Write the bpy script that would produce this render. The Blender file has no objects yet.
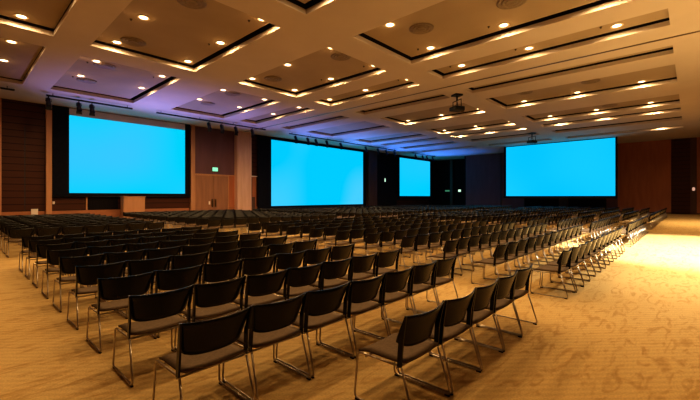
import bpy, math, random
from mathutils import Vector, Matrix
random.seed(7)
C = bpy.context.scene.collection
sc = bpy.context.scene
PI = math.pi
sc.view_settings.view_transform = 'Standard'
sc.view_settings.look = 'Medium High Contrast'
sc.view_settings.exposure = 0
sc.cycles.max_bounces = 8
sc.cycles.diffuse_bounces = 4
sc.cycles.use_denoising = True

# ------------------------------------------------------------------ dimensions
EYE = 1.75
SOFFIT = 7.75
WL = 30.8          # left (screen) wall plane, y
WB = 51.0          # back wall plane, x
ALC = 54.6         # alcove behind third screen
HEAD = math.radians(42.758)
FPX = 369.865

# ------------------------------------------------------------------ materials
def principled(name, col, rough=.6, metal=0., spec=.5):
    m = bpy.data.materials.new(name); m.use_nodes = True
    b = m.node_tree.nodes['Principled BSDF']
    b.inputs['Base Color'].default_value = (*col, 1)
    b.inputs['Roughness'].default_value = rough
    b.inputs['Metallic'].default_value = metal
    b.inputs['Specular IOR Level'].default_value = spec
    return m, b
def noisy(name, c1, c2, scale=8, rough=.6, metal=0., stretch=(1, 1, 1), spec=.5, bump=0., detail=3):
    m, b = principled(name, c1, rough, metal, spec)
    nt = m.node_tree; N = nt.nodes; K = nt.links
    tc = N.new('ShaderNodeTexCoord'); mp = N.new('ShaderNodeMapping'); mp.inputs['Scale'].default_value = stretch
    nz = N.new('ShaderNodeTexNoise'); nz.inputs['Scale'].default_value = scale; nz.inputs['Detail'].default_value = detail
    rp = N.new('ShaderNodeValToRGB')
    rp.color_ramp.elements[0].position = .35; rp.color_ramp.elements[0].color = (*c1, 1)
    rp.color_ramp.elements[1].position = .65; rp.color_ramp.elements[1].color = (*c2, 1)
    K.new(tc.outputs['Object'], mp.inputs['Vector']); K.new(mp.outputs['Vector'], nz.inputs['Vector'])
    K.new(nz.outputs['Fac'], rp.inputs['Fac']); K.new(rp.outputs['Color'], b.inputs['Base Color'])
    if bump:
        bp = N.new('ShaderNodeBump'); bp.inputs['Strength'].default_value = bump
        K.new(nz.outputs['Fac'], bp.inputs['Height']); K.new(bp.outputs['Normal'], b.inputs['Normal'])
    return m
def grooved(name, c1, c2, pitch, axis='Z', rough=.5, spec=.4):
    """wood boards: dark groove every `pitch` metres along an axis plus a soft grain"""
    m, b = principled(name, c1, rough, 0, spec)
    nt = m.node_tree; N = nt.nodes; K = nt.links
    tc = N.new('ShaderNodeTexCoord'); sp = N.new('ShaderNodeSeparateXYZ'); K.new(tc.outputs['Object'], sp.inputs[0])
    d = N.new('ShaderNodeMath'); d.operation = 'DIVIDE'; d.inputs[1].default_value = pitch
    fr = N.new('ShaderNodeMath'); fr.operation = 'FRACT'
    lt = N.new('ShaderNodeMath'); lt.operation = 'LESS_THAN'; lt.inputs[1].default_value = .12
    K.new(sp.outputs[axis], d.inputs[0]); K.new(d.outputs[0], fr.inputs[0]); K.new(fr.outputs[0], lt.inputs[0])
    mp = N.new('ShaderNodeMapping'); mp.inputs['Scale'].default_value = (.6, .6, 6)
    nz = N.new('ShaderNodeTexNoise'); nz.inputs['Scale'].default_value = 2.5; nz.inputs['Detail'].default_value = 4
    K.new(tc.outputs['Object'], mp.inputs[0]); K.new(mp.outputs[0], nz.inputs['Vector'])
    rp = N.new('ShaderNodeValToRGB'); rp.color_ramp.elements[0].color = (*c1, 1); rp.color_ramp.elements[1].color = (*c2, 1)
    K.new(nz.outputs['Fac'], rp.inputs[0])
    mx = N.new('ShaderNodeMix'); mx.data_type = 'RGBA'
    mx.inputs['B'].default_value = (c1[0]*.35, c1[1]*.35, c1[2]*.35, 1)
    K.new(lt.outputs[0], mx.inputs['Factor']); K.new(rp.outputs[0], mx.inputs['A']); K.new(mx.outputs['Result'], b.inputs['Base Color'])
    return m
def emit(name, col, strength):
    m = bpy.data.materials.new(name); m.use_nodes = True
    nt = m.node_tree; nt.nodes.remove(nt.nodes['Principled BSDF'])
    e = nt.nodes.new('ShaderNodeEmission'); e.inputs[0].default_value = (*col, 1); e.inputs[1].default_value = strength
    nt.links.new(e.outputs[0], nt.nodes['Material Output'].inputs[0])
    return m
def projected(name, c1, c2, strength, scale=.12, seed=0.):
    """projected light on a screen: near-uniform cyan with a slow drift towards pale blue"""
    m = emit(name, c1, strength); nt = m.node_tree; N = nt.nodes; K = nt.links
    e = [n for n in N if n.type == 'EMISSION'][0]
    tc = N.new('ShaderNodeTexCoord'); mp = N.new('ShaderNodeMapping'); mp.inputs['Location'].default_value = (seed, seed*.3, seed*.7)
    nz = N.new('ShaderNodeTexNoise'); nz.inputs['Scale'].default_value = scale; nz.inputs['Detail'].default_value = 0
    rp = N.new('ShaderNodeValToRGB'); rp.color_ramp.elements[0].position = .38; rp.color_ramp.elements[1].position = .68
    rp.color_ramp.elements[0].color = (*c1, 1); rp.color_ramp.elements[1].color = (*c2, 1)
    K.new(tc.outputs['Object'], mp.inputs[0]); K.new(mp.outputs[0], nz.inputs['Vector']); K.new(nz.outputs['Fac'], rp.inputs[0]); K.new(rp.outputs[0], e.inputs[0])
    return m
def carpet_mat():
    m, b = principled('carpet', (.5, .34, .16), .95, 0, .1)
    nt = m.node_tree; N = nt.nodes; K = nt.links
    tc = N.new('ShaderNodeTexCoord')
    def noise(scale, stretch, rot=0., detail=3, dist=0.):
        mp = N.new('ShaderNodeMapping'); mp.inputs['Scale'].default_value = stretch; mp.inputs['Rotation'].default_value = (0, 0, rot)
        nz = N.new('ShaderNodeTexNoise'); nz.inputs['Scale'].default_value = scale; nz.inputs['Detail'].default_value = detail
        nz.inputs['Distortion'].default_value = dist
        K.new(tc.outputs['Object'], mp.inputs[0]); K.new(mp.outputs[0], nz.inputs['Vector'])
        return nz.outputs['Fac']
    def ramp(src, p0, p1, v0, v1):
        r = N.new('ShaderNodeMapRange'); r.inputs['From Min'].default_value = p0; r.inputs['From Max'].default_value = p1
        r.inputs['To Min'].default_value = v0; r.inputs['To Max'].default_value = v1
        K.new(src, r.inputs['Value']); return r.outputs['Result']
    streak = ramp(noise(4.2, (.5, 1.7, 1), .35, 3, 1.6), .50, .68, 0, .8)
    blot = ramp(noise(.45, (1, 1, 1), 0, 2), .3, .7, 0, 1)
    fine = ramp(noise(60, (1, 1, 1), 0, 1), .3, .7, .86, 1.1)
    wv = N.new('ShaderNodeTexWave'); wv.inputs['Scale'].default_value = 5.; wv.inputs['Distortion'].default_value = 1.2
    wv.inputs['Detail'].default_value = 1; wv.bands_direction = 'DIAGONAL'
    K.new(tc.outputs['Object'], wv.inputs['Vector'])
    rib = ramp(wv.outputs['Fac'], 0, 1, .93, 1.04)
    mx = N.new('ShaderNodeMix'); mx.data_type = 'RGBA'; mx.inputs['A'].default_value = (.58, .41, .185, 1); mx.inputs['B'].default_value = (.37, .225, .082, 1)
    K.new(streak, mx.inputs['Factor'])
    mx2 = N.new('ShaderNodeMix'); mx2.data_type = 'RGBA'; mx2.inputs['B'].default_value = (.52, .33, .12, 1)
    bf = N.new('ShaderNodeMath'); bf.operation = 'MULTIPLY'; bf.inputs[1].default_value = .5; K.new(blot, bf.inputs[0])
    K.new(bf.outputs[0], mx2.inputs['Factor']); K.new(mx.outputs['Result'], mx2.inputs['A'])
    mul = N.new('ShaderNodeMath'); mul.operation = 'MULTIPLY'; K.new(fine, mul.inputs[0]); K.new(rib, mul.inputs[1])
    hs = N.new('ShaderNodeVectorMath'); hs.operation = 'SCALE'
    K.new(mx2.outputs['Result'], hs.inputs[0]); K.new(mul.outputs[0], hs.inputs['Scale']); K.new(hs.outputs[0], b.inputs['Base Color'])
    bp = N.new('ShaderNodeBump'); bp.inputs['Strength'].default_value = .25; K.new(fine, bp.inputs['Height']); K.new(bp.outputs[0], b.inputs['Normal'])
    return m

M = dict(
    carpet=carpet_mat(),
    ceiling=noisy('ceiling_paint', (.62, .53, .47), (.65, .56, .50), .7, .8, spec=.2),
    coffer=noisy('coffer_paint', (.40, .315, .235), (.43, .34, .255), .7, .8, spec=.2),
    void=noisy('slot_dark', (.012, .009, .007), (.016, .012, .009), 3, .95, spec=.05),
    wall=grooved('dark_slat_wood', (.052, .016, .007), (.076, .024, .011), .42, spec=.15),
    walldark=noisy('black_drape', (.008, .006, .006), (.014, .011, .011), 4, .9, stretch=(6, 6, .3), spec=.1),
    wallbrown=noisy('plain_brown_wood', (.075, .032, .018), (.095, .042, .024), 3, .5, stretch=(1, 1, .15), spec=.35),
    wallred=noisy('red_brown_wood', (.36, .12, .048), (.42, .145, .06), 3, .5, stretch=(1, 1, .15), spec=.35),
    wallgrey=noisy('grey_brown_panel', (.13, .06, .062), (.155, .072, .075), 2, .6, stretch=(1, 1, .15), spec=.3),
    tan=noisy('tan_wood', (.42, .20, .09), (.49, .24, .11), 4, .55, stretch=(1, 1, .12), spec=.35),
    column=noisy('pale_tan_wood', (.58, .35, .23), (.66, .41, .28), 4, .55, stretch=(1, 1, .12), spec=.35),
    door=noisy('door_wood', (.27, .125, .06), (.33, .155, .075), 4, .5, stretch=(1, 1, .12), spec=.35),
    dado=noisy('orange_wood', (.32, .12, .045), (.38, .15, .06), 4, .55, stretch=(.3, .3, 1), spec=.35),
    screenblack=noisy('screen_masking', (.006, .006, .010), (.009, .009, .014), 5, .85, spec=.1),
    screenwhite=noisy('screen_fabric', (.60, .52, .55), (.64, .56, .6), 2, .9, spec=.1),
    black=noisy('black_metal', (.004, .004, .004), (.007, .006, .006), 9, .5, spec=.4),
    plastic=noisy('black_plastic', (.006, .0055, .005), (.009, .008, .007), 30, .27, spec=.28),
    seat=noisy('brown_upholstery', (.10, .066, .038), (.13, .085, .050), 45, .85, spec=.15, bump=.1),
    chrome=noisy('satin_chrome', (.42, .36, .30), (.50, .43, .36), 20, .28, 1.),
    rubber=noisy('rubber', (.012, .011, .010), (.02, .018, .016), 30, .8, spec=.2),
    vent=noisy('vent_metal', (.24, .18, .13), (.28, .21, .15), 9, .6),
    ventdark=noisy('vent_slot', (.05, .033, .023), (.07, .045, .03), 9, .8),
    white=noisy('white_laminate', (.72, .62, .52), (.76, .66, .56), 4, .5),
    steel=noisy('dark_bronze', (.10, .06, .03), (.13, .08, .04), 12, .35, .9),
    lens=emit('lamp_lens', (1., .80, .45), 6.),
    exitlamp=emit('exit_sign_light', (.30, .85, .50), 1.1),
    exitdim=emit('exit_sign_dim', (.10, .42, .24), .45),
    exitwhite=emit('exit_sign_white', (.62, .95, .70), 1.1),
    reflection_glow=emit('reflection_emit', (1., .55, .38), .6),  # emission stands in for a bright reflection on the back wall
    image1=projected('projected_image_cyan', (.0, .57, .82), (.05, .50, .95), 1., .16, 3.1),
    image2=projected('projected_image_sky', (.0, .53, .86), (.07, .55, .92), 1., .13, 8.3),
    image3=projected('projected_image_small', (.0, .55, .86), (.02, .53, .9), 1., .12, 1.7),
    image4=projected('projected_image_far', (.0, .49, .94), (.01, .53, .9), 1., .12, 5.2),
)

# ------------------------------------------------------------------ mesh builder
class MB:
    def __init__(s): s.v = []; s.f = []; s.mi = []; s.sm = []
    def add(s, vs, fs, mi=0, smooth=False):
        o = len(s.v); s.v += [tuple(p) for p in vs]
        for f in fs: s.f.append(tuple(i+o for i in f)); s.mi.append(mi); s.sm.append(smooth)
    def box(s, x0, x1, y0, y1, z0, z1, mi=0):
        vs = [(x, y, z) for z in (z0, z1) for y in (y0, y1) for x in (x0, x1)]
        s.add(vs, [(0, 2, 3, 1), (4, 5, 7, 6), (0, 1, 5, 4), (2, 6, 7, 3), (0, 4, 6, 2), (1, 3, 7, 5)], mi)
    def bbox(s, x0, x1, y0, y1, z0, z1, b=.01, mi=0):
        """box with chamfered edges"""
        vs = []; 
        b = min(b, (x1-x0)*.45, (y1-y0)*.45, (z1-z0)*.45)
        import bmesh
        bm = bmesh.new(); bmesh.ops.create_cube(bm, size=1)
        for v in bm.verts: v.co = Vector(((x0+x1)/2+v.co.x*(x1-x0), (y0+y1)/2+v.co.y*(y1-y0), (z0+z1)/2+v.co.z*(z1-z0)))
        bmesh.ops.bevel(bm, geom=bm.edges[:], offset=b, segments=2, affect='EDGES', profile=.5)
        bm.verts.index_update()
        s.add([v.co for v in bm.verts], [[v.index for v in f.verts] for f in bm.faces], mi); bm.free()
    def tube(s, pts, r, n=8, mi=0, closed=False):
        pts = [Vector(p) for p in pts]; m = len(pts); rings = []
        prev = None
        for i, p in enumerate(pts):
            if closed: t = (pts[(i+1) % m]-pts[i-1]).normalized()
            else: t = (pts[min(i+1, m-1)]-pts[max(i-1, 0)]).normalized()
            if prev is None:
                a = Vector((0, 0, 1)) if abs(t.z) < .9 else Vector((1, 0, 0)); u = t.cross(a).normalized()
            else: u = (prev-t*prev.dot(t)).normalized()
            prev = u; w = t.cross(u)
            rr = r[i] if isinstance(r, (list, tuple)) else r
            rings.append([p+u*math.cos(2*PI*k/n)*rr+w*math.sin(2*PI*k/n)*rr for k in range(n)])
        vs = [q for R in rings for q in R]; fs = []
        for i in range(m if closed else m-1):
            j = (i+1) % m
            for k in range(n): fs.append((i*n+k, i*n+(k+1) % n, j*n+(k+1) % n, j*n+k))
        if not closed: fs += [tuple(range(n))[::-1], tuple((m-1)*n+k for k in range(n))]
        s.add(vs, fs, mi, True)
    def lathe(s, prof, c, n=20, mi=0, smooth=True):
        vs = []; fs = []
        for (r, z) in prof:
            for k in range(n): vs.append((c[0]+r*math.cos(2*PI*k/n), c[1]+r*math.sin(2*PI*k/n), c[2]+z))
        for i in range(len(prof)-1):
            for k in range(n): fs.append((i*n+k, i*n+(k+1) % n, (i+1)*n+(k+1) % n, (i+1)*n+k))
        if prof[0][0] > 0: fs.append(tuple(range(n))[::-1])
        if prof[-1][0] > 0: fs.append(tuple((len(prof)-1)*n+k for k in range(n)))
        s.add(vs, fs, mi, smooth)
    def xform(s, mat):
        s.v = [tuple(mat @ Vector(p)) for p in s.v]; return s
    def mesh(s, name, mats):
        me = bpy.data.meshes.new(name); me.from_pydata(s.v, [], s.f)
        for m in mats: me.materials.append(m)
        me.polygons.foreach_set('material_index', s.mi); me.polygons.foreach_set('use_smooth', s.sm)
        me.update(); return me
    def build(s, name, mat, parent=None, loc=None):
        mats = mat if isinstance(mat, (list, tuple)) else [mat]
        o = bpy.data.objects.new(name, s.mesh(name, mats)); C.objects.link(o)
        if parent is not None: o.parent = parent
        if loc is not None: o.location = loc
        return o
def tag(o, label=None, cat=None, group=None, kind=None):
    if label: o['label'] = label
    if cat: o['category'] = cat
    if group: o['group'] = group
    if kind: o['kind'] = kind
    return o
def thing(name, label, cat, loc=(0, 0, 0), rz=0., group=None):
    o = bpy.data.objects.new(name, None); C.objects.link(o); o.location = loc; o.rotation_euler = (0, 0, rz)
    o.empty_display_size = .1
    return tag(o, label, cat, group)
def struct(name, mb, mat, label=None, parent=None):
    o = mb.build(name, mat, parent)
    if parent is None: o['kind'] = 'structure'
    if label: o['label'] = label
    return o
def copy_tree(o, parent=None):
    c = o.copy(); C.objects.link(c)
    if parent is not None: c.parent = parent
    for ch in list(o.children): copy_tree(ch, c)
    return c
ORD = ['first', 'second', 'third', 'fourth', 'fifth', 'sixth', 'seventh', 'eighth', 'ninth', 'tenth', 'eleventh', 'twelfth', 'thirteenth', 'fourteenth', 'fifteenth']
def pix(x, y, z):
    s, c = math.sin(HEAD), math.cos(HEAD)
    r = x*s-y*c; d = x*c+y*s
    if d <= .1: return (-999, -999, d)
    return (350+FPX*r/d, 197-FPX*(z-EYE)/d, d)

# ------------------------------------------------------------------ camera
cam = bpy.data.cameras.new('camera'); co = bpy.data.objects.new('camera', cam); C.objects.link(co)
co.location = (0, 0, EYE); co.rotation_euler = (PI/2, 0, HEAD-PI/2)
cam.sensor_width = 36; cam.lens = FPX/700*36; cam.shift_y = -3/700; cam.clip_end = 200; cam.clip_start = .05
sc.camera = co

# ------------------------------------------------------------------ room shell
b = MB(); b.box(-7, ALC+.4, -9, WL+.4, -.2, 0); struct('floor', b, M['carpet'])

# ceiling: flat soffit with rectangular coffers
COLS = [(-2.2, 2.62), (3.78, 7.95), (10.25, 14.15), (15.5, 17.05), (19.4, 20.5), (22.25, 25.75), (28.85, 31.75), (33.3, 34.6), (36.9, 38.5), (41.6, 42.9)]
BANDS = [(.56, 9.33), (10.7, 17.5), (19.0, 26.2)]
LIP, PANEL = .17, .22
xs = sorted({-7., ALC+.4} | {a for t in COLS for a in t}); ys = sorted({-9., WL+.4} | {a for t in BANDS for a in t})
b = MB()
holes = {(round(c[0], 3), round(d[0], 3)) for c in COLS for d in BANDS}
for i in range(len(xs)-1):
    for j in range(len(ys)-1):
        if (round(xs[i], 3), round(ys[j], 3)) in holes: continue
        b.add([(xs[i], ys[j], SOFFIT), (xs[i], ys[j+1], SOFFIT), (xs[i+1], ys[j+1], SOFFIT), (xs[i+1], ys[j], SOFFIT)], [(0, 1, 2, 3)])
for (x0, x1) in COLS:
    for (y0, y1) in BANDS:
        z0, z1, z2 = SOFFIT, SOFFIT+LIP, SOFFIT+.55
        q = [(x0, y0), (x1, y0), (x1, y1), (x0, y1)]
        for k in range(4):
            p, r = q[k], q[(k+1) % 4]
            b.add([(*p, z0), (*r, z0), (*r, z1), (*p, z1)], [(0, 1, 2, 3)])
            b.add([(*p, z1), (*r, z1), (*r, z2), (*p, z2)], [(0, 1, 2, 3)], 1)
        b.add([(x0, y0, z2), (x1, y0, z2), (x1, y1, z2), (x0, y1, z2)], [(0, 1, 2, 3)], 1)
# sealed slab above everything
b.box(-7, ALC+.4, -9, WL+.4, SOFFIT+.6, SOFFIT+.7, 1)
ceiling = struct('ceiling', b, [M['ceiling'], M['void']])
for (x0, x1) in COLS:
    for (y0, y1) in BANDS:
        b = MB(); gx = .20 if x1-x0 > 2 else .14
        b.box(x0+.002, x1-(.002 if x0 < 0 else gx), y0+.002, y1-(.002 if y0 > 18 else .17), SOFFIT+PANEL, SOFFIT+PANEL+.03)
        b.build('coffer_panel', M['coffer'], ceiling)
# groove of the folding partition that runs across the ceiling
b = MB(); b.box(18.34, 18.46, -9, WL, SOFFIT-.012, SOFFIT+.01); struct('trim_1', b, M['steel'], 'thin dark partition track across the ceiling')

# walls
b = MB(); b.box(-7, ALC+.4, WL, WL+.3, 0, SOFFIT+.6); struct('wall_left', b, M['wall'])
b = MB(); b.box(WB, WB+.3, -9, 24.2, 0, SOFFIT+.6); b.box(WB, ALC+.4, 24.2, 24.4, 0, SOFFIT+.6, 1)
b.box(ALC, ALC+.3, 24.4, WL, 0, SOFFIT+.6, 1); struct('wall_back', b, [M['wallgrey'], M['walldark']])
b = MB(); b.box(-7, ALC+.4, -9.3, -9, 0, SOFFIT+.6); struct('wall_right', b, M['wall'])
b = MB(); b.box(-7.3, -7, -9, WL+.4, 0, SOFFIT+.6); struct('wall_front', b, M['wall'])
# dado along the screen wall
b = MB()
for (a, c) in ((-6.9, 13.5), (17.1, 17.7), (19.2, 36.3)): b.box(a, c, WL-.06, WL-.002, 0, .84)
struct('baseboard_left', b, M['dado'])
b = MB()
b.box(WB-.05, WB-.002, -8.9, 6.9, 0, .14); b.box(WB-.05, WB-.002, 16.3, 24.1, 0, .14); struct('baseboard_back', b, M['wallbrown'])
tn = [1]
def trim(mat, x0, x1, y0, y1, z0, z1, label):
    tn[0] += 1; b = MB(); b.box(x0, x1, y0, y1, z0, z1); return struct('trim_%d' % tn[0], b, M[mat], label)
W = WL-.002; TOP = SOFFIT-.002
trim('tan', 2.02, 2.12, W-.06, W, .0, TOP, 'thin light edge strip at left end of screen wall')
trim('black', 3.18, 3.22, W-.01, W, .85, 6.2, 'dark vertical seam in slatted wall')
trim('tan', 4.20, 4.50, W-.28, W, 0, TOP, 'narrow lit wooden pilaster left of first screen')
trim('tan', 6.38, 6.46, W-.08, W, .85, 1.80, 'pale edge strip under first screen')
trim('walldark', 6.46, 8.33, W-.05, W, .84, 1.85, 'black recess panel under first screen')
trim('tan', 13.60, 13.94, W-.25, W, 0, TOP, 'thin lit wooden pilaster left of double door')
trim('wallgrey', 13.95, 17.7, W-.03, W, 3.74, TOP, 'dark panel above the double door')
trim('tan', 13.95, 17.7, W-.07, W, 3.66, 3.74, 'door head trim')
trim('wallred', 17.1, 17.68, W-.04, W, .0, 3.66, 'dark panel right of double door')
trim('column', 17.68, 19.15, W-.55, W, 0, TOP, 'broad tan column between first and second screens')
trim('wallbrown', 19.15, 19.55, W-.5, W, 0, 1.75, 'low brown box casing beside tan column')
trim('white', 19.16, 20.0, W-.22, W, 3.68, 3.76, 'thin pale ledge right of tan column')
trim('wallred', 19.55, 20.0, W-.03, W, .84, 3.68, 'red brown panel under pale ledge')
trim('wallbrown', 36.35, 38.1, W-.45, W, 0, TOP, 'brown pilaster right of second screen')
trim('walldark', 38.12, 43.0, W-.04, W, 0, TOP, 'black drape wall between second and third screens')
trim('walldark', 51.9, ALC-.01, W-.04, W, 0, TOP, 'black drape beside third screen')
trim('wallbrown', ALC-.35, ALC-.002, 27.95, 28.4, 0, TOP, 'slim brown pilaster in dark alcove')
trim('wallred', WB-.03, WB-.002, 1.6, 6.12, .14, TOP, 'red brown wood panel right of far screen')
trim('wall', WB-.05, WB-.002, .12, 1.58, 0, TOP, 'dark banded panel at right end of back wall')
trim('wallbrown', WB-.12, WB-.002, -.35, .11, 0, TOP, 'brown pilaster at right end of back wall')
trim('wallred', WB-.03, WB-.002, -8.9, -.36, .14, TOP, 'red brown wood panel at far right')
trim('wallbrown', WB-.10, WB-.002, 19.0, 19.2, .14, TOP, 'vertical strip in grey brown back wall')
trim('wallbrown', WB-.25, WB-.002, 11.15, 11.95, 0, 1.75, 'brown post between dark openings under far screen')
# doors
def door(n, x0, x1, h):
    e = MB(); e.box(x0-.02, x0+.06, W-.10, W, 0, h); e.box(x1-.06, x1+.02, W-.10, W, 0, h); e.box(x0+.06, x1-.06, W-.10, W, h-.06, h)
    d = struct('door_%d' % n, e, M['tan'])
    xm = (x0+x1)/2+.15
    for (a, c) in ((x0+.065, xm-.012), (xm+.012, x1-.065)):
        l = MB(); l.bbox(a, c, W-.07, W-.005, .01, h-.07, .008); lf = l.build('door_leaf', M['door'], d)
        hx = xm-.22 if a < xm-.5 and c < xm else xm+.08
        p = MB(); p.bbox(hx, hx+.15, W-.10, W-.07, .87, 1.57, .01); p.tube([(hx+.075, W-.10, .95), (hx+.075, W-.17, .98), (hx+.075, W-.17, 1.46), (hx+.075, W-.10, 1.49)], .018)
        p.build('door_handle', M['steel'], lf)
    return d
d1 = door(1, 13.97, 17.08, 3.65)
b = MB(); b.bbox(15.2, 15.34, W-.1, W-.071, 1.1, 1.38, .01)
b.build('door_notice', M['white'], d1)
for n, (a, c) in enumerate(((7.14, 11.12), (11.98, 16.15))):
    b = MB(); b.box(WB-.06, WB-.002, a, a+.08, 0, 1.66); b.box(WB-.06, WB-.002, c-.08, c, 0, 1.66); b.box(WB-.06, WB-.002, a+.08, c-.08, 1.58, 1.66)
    d = struct('door_%d' % (n+2), b, M['wallbrown'], 'wide low dark opening under far screen')
    k = MB(); k.box(WB-.03, WB-.004, a+.08, c-.08, 0, 1.58); k.build('door_leaf', M['walldark'], d)

# ------------------------------------------------------------------ projection screens
def screen_y(label, fr, im, img, top_band=None, y=30.5):
    """hangs in front of the left wall; faces -y.  fr/im = (x0,x1,z0,z1)"""
    t = thing('projection_screen', label, 'screen', ((fr[0]+fr[1])/2, y, fr[2]), 0, 'large projection screens')
    ox, oz = t.location.x, t.location.z
    m = MB()
    m.box(fr[0]-ox, fr[1]-ox, .02, .10, fr[2]-oz, fr[3]-oz)
    m.build('masking_frame', M['screenblack'], t)
    m = MB(); m.box(im[0]-ox, im[1]-ox, -.005, .02, im[2]-oz, im[3]-oz); m.build('picture_surface', M[img], t)
    if top_band:
        m = MB(); m.box(im[0]-ox, im[1]-ox, -.004, .019, im[3]-oz+.001, top_band-oz); m.build('blank_top_band', M['screenwhite'], t)
    m = MB(); m.tube([(fr[0]-ox, -.005, fr[2]-oz), (fr[1]-ox, -.005, fr[2]-oz)], .035, 8); m.build('bottom_bar', M['black'], t)
    return t
screen_y('glowing cyan projection screen on left wall, nearest of the four, left of double door', (4.52, 13.5, 1.78, 7.72), (5.4, 13.07, 2.02, 7.22), 'image1', 7.7)
screen_y('wide glowing cyan projection screen in middle of left wall, largest of the four', (20.0, 36.0, .62, 7.62), (21.55, 35.4, .86, 7.42), 'image2')
screen_y('small looking far cyan projection screen at end of left wall near dark alcove', (42.95, 52.6, 1.4, 7.62), (43.41, 51.67, 1.9, 7.36), 'image3')
# screen four hangs in front of the back wall
t = thing('projection_screen', 'big cyan projection screen hanging before back wall, right of the others', 'screen', (44.9, 10.87, 1.63), 0, 'large projection screens')
m = MB(); m.box(.02, .10, -5.42+.0, 5.62, 0, SOFFIT-1.63-.02); m.build('masking_frame', M['screenblack'], t)
m = MB(); m.box(-.005, .02, -5.27, 5.35, .23, SOFFIT-1.63-.09); m.build('picture_surface', M['image4'], t)
m = MB(); m.tube([(-.005, -5.42, 0), (-.005, 5.62, 0)], .035); m.build('bottom_bar', M['black'], t)

# ------------------------------------------------------------------ exit signs and small wall things
def exit_sign(x, y, z, w, h, face, mat, label):
    t = thing('exit_sign', label, 'exit sign', (x, y, z), 0 if face == 'y' else -PI/2, 'lit exit signs')
    m = MB(); m.bbox(-w/2-.04, w/2+.04, -.08, 0, -h/2-.04, h/2+.04, .015); m.build('housing', M['black'], t)
    m = MB(); m.box(-w/2, w/2, -.09, -.081, -h/2, h/2); m.build('lit_face', M[mat], t)
exit_sign(15.78, W-.03, 4.17, .50, .34, 'y', 'exitlamp', 'small glowing green exit sign above wooden double door')
exit_sign(40.2, W-.045, 4.05, .22, .46, 'y', 'exitwhite', 'small white lit sign on black wall between second and third screens')
exit_sign(ALC-.002, 29.0, 2.75, .8, .25, 'x', 'exitdim', 'dim green exit sign in dark alcove, left of slim pilaster')
exit_sign(ALC-.002, 26.9, 2.75, .45, .36, 'x', 'exitwhite', 'bright white green exit sign in dark alcove, right of slim pilaster')
b = MB(); b.bbox(3.48, 3.82, W-.12, W-.062, .50, .99, .01); tag(b.build('wall_notice', M['white']), 'small pale board on orange dado at far left wall', 'board')
b = MB(); b.bbox(4.56, 4.68, W-.05, W, 1.28, 1.46, .01); tag(b.build('wall_switch', M['white']), 'tiny pale switch plate under left end of first screen', 'switch')
t = thing('lectern', 'tan wooden cabinet against wall under first screen, beside black recess', 'cabinet', (9.07, 29.95, 0))
m = MB(); m.bbox(-.7, .7, -.3, .38, 0, 1.74, .015); m.build('body', M['tan'], t)
m = MB(); m.bbox(-.75, .75, -.34, .39, 1.741, 1.80, .01); m.build('top', M['tan'], t)
t = thing('reflection_blur', 'small added glow on brown pilaster at far right, standing for a bright reflection', 'glow', (WB-.125, -.12, 2.55))  # added glowing body in place of a blurred reflection, not a fitting
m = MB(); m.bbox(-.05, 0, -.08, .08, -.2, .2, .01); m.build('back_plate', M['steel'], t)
m = MB(); m.lathe([(.05, -.17), (.11, -.12), (.11, .12), (.05, .17)], (-.16, 0, 0), 14); m.build('glow_body', M['reflection_glow'], t)

# ------------------------------------------------------------------ ceiling fittings
LX = [1.67, 4.55, 7.40, 10.78, 13.60, 16.42, 25.30, 31.30, 34.2, 42.5]
LY = [2.0, 5.0, 8.0, 11.0, 13.95, 16.95, 20.0, 23.0]
PZ = SOFFIT+PANEL
WARM = (1., .66, .31)
ld = bpy.data.lights.new('downlight_beam', 'SPOT'); ld.energy = 180; ld.color = WARM; ld.shadow_soft_size = .07
ld.spot_size = math.radians(176); ld.spot_blend = .35
proto = None
lg = bpy.data.lights.new('downlight_glow', 'POINT'); lg.energy = 2.2; lg.color = (1., .55, .18); lg.shadow_soft_size = .05
def lamp_at(x, y, parent=None, data=ld):
    if parent:
        g = bpy.data.objects.new('downlight_glow', lg); C.objects.link(g); g.parent = parent; g.location = (0, 0, -.13)
    o = bpy.data.objects.new('downlight_beam', data); C.objects.link(o)
    if parent: o.parent = parent; o.location = (0, 0, -.05)
    else: o.location = (x, y, PZ-.05)
    return o
for iy, y in enumerate(LY):
    for ix, x in enumerate(LX):
        if x > 20 and y > 18: continue
        if x == 42.5 and y > 3: continue
        px, py, d = pix(x, y, PZ)
        if not (-15 < px < 715 and -8 < py < 200):
            lamp_at(x, y); continue
        lab = 'warm round ceiling downlight, %s from the screen wall in %s line from left' % (ORD[len(LY)-1-iy], ORD[ix])
        if proto is None:
            proto = thing('ceiling_downlight', lab, 'ceiling light', (x, y, PZ), 0, 'recessed downlights in the coffers')
            m = MB(); m.lathe([(.13, -.001), (.20, -.001), (.205, -.012), (.19, -.022), (.14, -.016), (.13, -.001)], (0, 0, 0), 20); m.build('trim_ring', M['white'], proto)
            m = MB(); m.lathe([(.0, -.011), (.08, -.011), (.137, -.008)], (0, 0, 0), 20); m.build('lens', M['lens'], proto)
            lamp_at(0, 0, proto); t = proto
        else:
            t = copy_tree(proto); t.location = (x, y, PZ); t['label'] = lab
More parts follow.
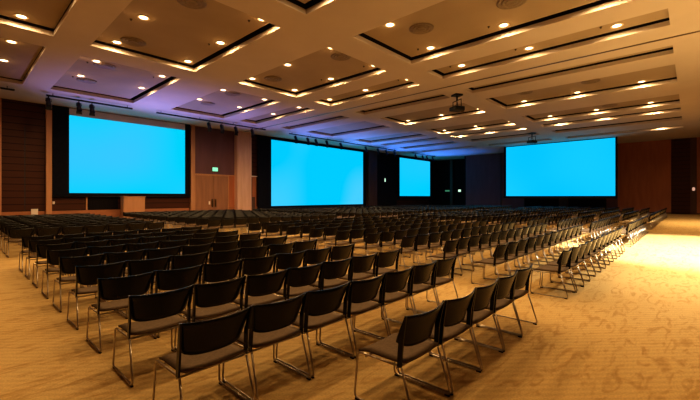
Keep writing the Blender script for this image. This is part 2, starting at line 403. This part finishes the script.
# round air diffusers
VN = {(4.98, 16.41): 'second coffer column, middle coffer', (4.98, 20.4): 'second coffer column above the first screen, nearer one', (4.97, 23.74): 'second coffer column above the first screen, closest to screen',
      (5.22, 11.67): 'second coffer column at top edge of photo', (11.74, 11.41): 'third coffer column, right end of middle coffer', (11.52, 16.16): 'third coffer column, left end of middle coffer',
      (11.8, 7.33): 'big front coffer at top centre', (12.13, 4.21): 'big front coffer at top edge of photo', (11.55, 20.3): 'third coffer column near second screen, nearer one',
      (11.64, 23.61): 'third coffer column near second screen, closest to wall', (23.13, 7.28): 'long right hand coffer past partition track, left one', (23.34, 4.0): 'long right hand coffer past partition track, right one', (30.4, 4.1): 'far right coffer before the far screen'}
vp = None
for (x, y), w in VN.items():
    lab = 'round brown air vent in ' + w
    if vp is None:
        vp = thing('air_vent', lab, 'air vent', (x, y, PZ), 0, 'round ceiling air vents'); t = vp
        m = MB(); m.lathe([(.0, -.004), (.44, -.004)], (0, 0, 0), 28); m.build('backing', M['ventdark'], vp)
        for r in (.42, .29, .16):
            m = MB(); m.lathe([(r-.075, -.012), (r-.02, -.045), (r+.03, -.03), (r+.03, -.006), (r-.075, -.006)], (0, 0, 0), 28); m.build('vent_ring', M['vent'], vp)
    else:
        t = copy_tree(vp); t.location = (x, y, PZ); t['label'] = lab
# sprinkler heads, one close to each of the nearer downlights
sp = None
for x in LX[:6]:
    for y in LY:
        px, py, d = pix(x-.25, y+.45, PZ)
        if not (2 < px < 698 and 2 < py < 130) or d > 21: continue
        lab = 'tiny dark sprinkler head beside downlight, %s from the screen wall in %s line' % (ORD[len(LY)-1-LY.index(y)], ORD[LX.index(x)])
        if sp is None:
            sp = thing('sprinkler_head', lab, 'sprinkler', (x-.25, y+.45, PZ), 0, 'ceiling sprinkler heads'); t = sp
            m = MB(); m.lathe([(.045, 0), (.048, -.008), (.022, -.014), (.016, -.04)], (0, 0, 0), 12); m.build('escutcheon', M['ventdark'], sp)
            m = MB(); m.lathe([(.03, -.042), (.034, -.048), (.0, -.05)], (0, 0, 0), 12); m.build('deflector', M['ventdark'], sp)
        else:
            t = copy_tree(sp); t.location = (x-.25, y+.45, PZ); t['label'] = lab

# lighting tracks and hanging stage spotlights along the screen wall
for (a, c, w) in ((-1.0, 2.4, 'at far left of ceiling'), (3.75, 8.2, 'above left part of first screen'), (9.7, 18.6, 'between first screen and tan column'), (21.2, 37.9, 'above second screen'), (41.5, 47.5, 'above far third screen')):
    t = thing('lighting_track', 'dark lighting track bar ' + w, 'lighting track', ((a+c)/2, 27.2, SOFFIT-.16))
    m = MB(); m.box(-(c-a)/2, (c-a)/2, -.05, .05, -.045, .045); m.build('rail', M['black'], t)
    n = max(2, int((c-a)/2))
    for k in range(n):
        x = -(c-a)/2+.3+(c-a-.6)*k/(n-1)
        m = MB(); m.tube([(x, 0, .045), (x, 0, .158)], .02, 6); m.build('hanger', M['black'], t)
SX = [(3.85, 'left edge of first screen'), (5.29, 'first screen, left of a pair'), (5.95, 'first screen, right of a pair'), (13.5, 'right edge of first screen'), (14.55, 'left half of the double door'),
      (15.77, 'right half of the double door'), (17.3, 'tan column'), (21.97, 'second screen, first from its left'), (23.45, 'second screen, second from its left'), (24.5, 'second screen, third from its left'), (25.98, 'second screen, fourth from its left'), (28.02, 'second screen, fifth from its left'),
      (32.1, 'second screen, near its right edge'), (34.3, 'right edge of second screen'), (35.9, 'brown pilaster, left of two'), (37.6, 'brown pilaster, right of two'), (42.4, 'third screen, first from left'), (44.2, 'third screen, second from left'), (45.3, 'third screen, third from left'), (46.9, 'third screen, last on the right')]
hp = None
for x, w in SX:
    lab = 'small black spotlight hanging from track above ' + w
    if hp is None:
        hp = thing('spotlight', lab, 'spotlight', (x, 27.2, SOFFIT-.206), 0, 'black stage spotlights'); t = hp
        m = MB(); m.tube([(0, 0, 0), (0, 0, -.14)], .03, 8); m.tube([(-.13, 0, -.30), (-.13, 0, -.14), (.13, 0, -.14), (.13, 0, -.30)], .016, 6); m.build('yoke', M['black'], hp)
        m = MB(); m.lathe([(.06, .30), (.11, .26), (.12, .05), (.105, 0), (.12, -.04), (.135, -.28), (.12, -.28), (.10, -.10)], (0, 0, 0), 14)
        m.xform(Matrix.Translation((0, 0, -.34)) @ Matrix.Rotation(math.radians(-28), 4, 'X')); m.build('lamp_barrel', M['black'], hp)
        m = MB()
        for a in (0, PI/2): m.add([(-.13, 0, 0), (.13, 0, 0), (.16, .10, -.16), (-.16, .10, -.16)], [(0, 1, 2, 3)])
        m.xform(Matrix.Translation((0, -.05, -.60)) @ Matrix.Rotation(math.radians(-28), 4, 'X')); m.build('barn_door', M['black'], hp)
    else:
        t = copy_tree(hp); t.location = (x, 27.2, SOFFIT-.206); t['label'] = lab
# ceiling projectors
def projector(x, y, label):
    t = thing('projector', label, 'projector', (x, y, SOFFIT), math.radians(60), 'ceiling projectors')
    m = MB(); m.bbox(-.25, .25, -.25, .25, -.10, -.002, .02); m.tube([(0, 0, -.1), (0, 0, -.35)], .05); m.build('ceiling_mount', M['black'], t)
    m = MB(); m.tube([(-.42, 0, -.78), (-.42, 0, -.36), (.42, 0, -.36), (.42, 0, -.78)], .03, 8); m.tube([(-.3, .15, -.72), (0, 0, -.36), (.3, -.15, -.72)], .022, 6); m.build('bracket', M['black'], t)
    m = MB(); m.bbox(-.32, .32, -.34, .34, -.96, -.72, .05); bd = m.build('body', M['black'], t)
    m = MB(); m.lathe([(.09, 0), (.13, .02), (.13, .16), (.10, .17), (.08, .12), (0, .10)], (0, 0, 0), 16); m.xform(Matrix.Translation((.1, -.34, -.84)) @ Matrix.Rotation(PI/2, 4, 'X')); m.build('lens_barrel', M['steel'], t)
projector(20.15, 10.1, 'black projector hanging under ceiling beam, nearer of the two')
projector(37.0, 11.0, 'black projector hanging just in front of far right screen')

# ------------------------------------------------------------------ chairs
ZS, ZT = .45, .83
def seat_mb(mb, nx=8, ny=8, mi=0):
    top = []; bot = []
    for j in range(ny+1):
        v = j/ny; y = -.205+v*.50
        for i in range(nx+1):
            u = -1+2*i/nx
            hw = .268-.018*(abs(2*v-1)**6)
            z = ZS+.012*u*u-.035*max(0, (v-.7)/.3)**2+.012*max(0, (.25-v)/.25)**2
            e = min(1, (1-abs(u))*10, v*10+.2, (1-v)*10+.2)
            top.append((u*hw, y, z-.010*(1-e))); bot.append((u*hw*.97, y, z-.032))
    n = (nx+1)*(ny+1); fs = []
    for j in range(ny):
        for i in range(nx):
            a = j*(nx+1)+i; q = (a, a+1, a+nx+2, a+nx+1); fs.append(q); fs.append(tuple(k+n for k in q[::-1]))
    rim = [i for i in range(nx+1)]+[j*(nx+1)+nx for j in range(1, ny+1)]+[ny*(nx+1)+i for i in range(nx-1, -1, -1)]+[j*(nx+1) for j in range(ny-1, 0, -1)]
    for k in range(len(rim)):
        a, c = rim[k], rim[(k+1) % len(rim)]; fs.append((c, a, a+n, c+n))
    mb.add(top+bot, fs, mi, True)
def back_mb(mb, nx=14, nz=7, mi=0, th=.014):
    fr = []; bk = []
    for j in range(nz+1):
        v = j/nz
        for i in range(nx+1):
            u = -1+2*i/nx
            hw = .270+.026*v
            zb = .545+.05*abs(u)**6; zt = ZT-.012+.012*abs(u)**2
            z = zb+(zt-zb)*v
            y = -.195-.092*(v**1.3)-.075*(1-u*u)*(1-.3*v)+.055
            y += .012*(1-v)**2
            fr.append((u*hw, y+th/2, z)); bk.append((u*hw, y-th/2, z))
    n = (nx+1)*(nz+1); fs = []
    for j in range(nz):
        for i in range(nx):
            a = j*(nx+1)+i; q = (a, a+1, a+nx+2, a+nx+1); fs.append(q[::-1]); fs.append(tuple(k+n for k in q))
    rim = [i for i in range(nx+1)]+[j*(nx+1)+nx for j in range(1, nz+1)]+[nz*(nx+1)+i for i in range(nx-1, -1, -1)]+[j*(nx+1) for j in range(nz-1, 0, -1)]
    for k in range(len(rim)):
        a, c = rim[k], rim[(k+1) % len(rim)]; fs.append((a, c, c+n, a+n))
    mb.add(fr+bk, fs, mi, True)
def post_mb(mb, s, mi=0):
    # flat upright that wraps from the seat rail up the side of the backrest
    P = [(.284, -.165, .415, .020), (.281, -.172, .52, .022), (.280, -.180, .62, .022), (.287, -.205, .72, .016), (.296, -.235, ZT+.002, .009)]
    vs = []; fs = []
    for (x, y, z, w) in P:
        vs += [(s*(x-.008), y-w, z), (s*(x+.008), y-w, z), (s*(x+.008), y+w, z), (s*(x-.008), y+w, z)]
    for i in range(len(P)-1):
        for k in range(4): fs.append((i*4+k, i*4+(k+1) % 4, i*4+4+(k+1) % 4, i*4+4+k))
    fs += [(3, 2, 1, 0), tuple((len(P)-1)*4+k for k in range(4))]
    mb.add(vs, fs, mi)
def arc_path(pts, r=.05, n=3):
    out = []; pts = [Vector(p) for p in pts]
    for i, p in enumerate(pts):
        if i in (0, len(pts)-1): out.append(p); continue
        a = (pts[i-1]-p); c = (pts[i+1]-p); ra = min(r, a.length*.4); rc = min(r, c.length*.4)
        A = p+a.normalized()*ra; B = p+c.normalized()*rc
        for k in range(n+1):
            t = k/n; out.append(A*(1-t)**2+p*2*t*(1-t)+B*t*t)
    return out
def sled_mb(mb, s, mi=0, n=8, arcs=3, r=.0095):
    x = s*.283
    p = arc_path([(x-s*.004, -.175, ZS-.03), (x-s*.004, .275, ZS-.038), (x+s*.008, .305, r+.008), (x+s*.008, -.305, r+.008), (x-s*.004, -.185, ZS-.04)], .045, arcs)
    mb.tube(p, r, n, mi)
CHX = 'black stacking chair with brown seat'
b1 = thing('stacking_chair', 'x', 'chair', (0, 0, 0), 0, 'rows of black stacking chairs')
m = MB(); seat_mb(m); m.build('seat', M['seat'], b1)
m = MB(); back_mb(m); m.build('backrest', M['plastic'], b1)
for s in (-1, 1):
    m = MB(); post_mb(m, s); m.build('back_post', M['plastic'], b1)
    m = MB(); sled_mb(m, s); fo = m.build('sled_leg', M['chrome'], b1)
    for y in (-.27, .27):
        m = MB(); m.bbox(s*.290-.011, s*.290+.011, y-.024, y+.024, 0, .015, .004); m.build('glide', M['rubber'], fo)
m = MB(); m.tube([(-.285, .18, ZS-.052), (.285, .18, ZS-.052)], .009, 8); m.build('cross_bar', M['chrome'], b1)
m = MB(); m.tube([(-.285, -.14, ZS-.052), (.285, -.14, ZS-.052)], .009, 8); m.build('cross_bar', M['chrome'], b1)

PX, PY = .62, 1.09
BX = [(1.43, 7), (7.45, 12), (16.5, 12), (25.6, 12), (34.7, 12)]
seats = []
for blk, (x0, n) in enumerate(BX):
    for row in range(21):
        back = row >= 10
        y = (1.88+PY*row if row else 1.85) if not back else 14.72+PY*(row-10)
        for k in range(n):
            if row == 0 and blk == 0 and k < 2: continue
            x = x0+PX*k+(.012 if row == 0 else 0)
            kk = k-2 if (row == 0 and blk == 0) else k
            px, py, d = pix(x, y, .5)
            if px < -30 or px > 730 or py > 450: continue
            seats.append((d, x, y, blk, row, kk, back))
seats.sort()
near, far = seats[:300], seats[300:]
BN = ['left block', 'second block', 'third block', 'fourth block', 'fifth block']
first = True
for (d, x, y, blk, row, k, back) in near:
    if not back: lab = 'black stacking chair, %s from left in %s row from camera, front %s' % (ORD[k], ORD[row], BN[blk])
    else: lab = 'black stacking chair, %s from left in %s row beyond cross aisle, rear %s' % (ORD[k], ORD[row-10], BN[blk])
    o = b1 if first else copy_tree(b1)
    first = False
    o['label'] = lab
    o.location = (x+random.uniform(-.003, .003), y+random.uniform(-.012, .012), 0); o.rotation_euler.z = random.uniform(-.008, .008)
# every other chair of the hall, too many to name
cm = MB(); seat_mb(cm, 4, 3, 0); back_mb(cm, 6, 2, 1)
for s in (-1, 1): post_mb(cm, s, 1); sled_mb(cm, s, 2, 4, 1)
big = MB()
for (d, x, y, blk, row, k, back) in far:
    dx, dy = x+random.uniform(-.008, .008), y+random.uniform(-.015, .015)
    o = len(big.v); big.v += [(p[0]+dx, p[1]+dy, p[2]) for p in cm.v]
    big.f += [tuple(i+o for i in f) for f in cm.f]; big.mi += cm.mi; big.sm += cm.sm
o = big.build('distant_chairs', [M['seat'], M['plastic'], M['chrome']])
tag(o, 'mass of black chairs filling the far rows up to the walls', 'chairs', None, 'stuff')

# ------------------------------------------------------------------ extra lights
def spot(name, loc, target, energy, col, size, blend, rad):
    l = bpy.data.lights.new(name, 'SPOT'); l.energy = energy; l.color = col; l.spot_size = math.radians(size); l.spot_blend = blend; l.shadow_soft_size = rad
    o = bpy.data.objects.new(name, l); C.objects.link(o); o.location = loc
    o.rotation_euler = (Vector(target)-Vector(loc)).to_track_quat('-Z', 'Y').to_euler(); return o
spot('aisle_floor_fill', (16.8, -1.6, SOFFIT-.1), (17.2, -.9, 0), 12000, (1., .92, .74), 76, .30, .25)  # added spot without a fixture, makes the bright zone on the floor
spot('aisle_floor_fill', (33., -3., SOFFIT-.1), (33., -2., 0), 3800, (1., .72, .36), 120, 1., .25)  # added warm fill for the floor beyond the bright zone
spot('aisle_floor_fill', (12.5, -2.6, SOFFIT-.1), (13.0, -1.6, 0), 5200, (1., .90, .68), 104, 1., .25)  # added softer fill, fades the bright zone towards the camera
for x, e, c in ((6.5, 1500, (.38, .32, 1.)), (11., 2300, (.34, .30, 1.)), (17., 1500, (.3, .28, 1.)), (24., 3600, (.14, .24, 1.)), (31., 4800, (.08, .24, 1.)), (38., 5200, (.05, .22, 1.)), (46., 5200, (.05, .22, 1.))):
    spot('ceiling_tint_fill', (x, 28.6, .35), (x, 25.0, SOFFIT), e, c, 66, .9, .3)  # added lamps without fixtures, tint the ceiling like spill from the screens
w = bpy.data.worlds.new('world'); sc.world = w; w.use_nodes = True
w.node_tree.nodes['Background'].inputs[0].default_value = (.02, .012, .008, 1); w.node_tree.nodes['Background'].inputs[1].default_value = .2
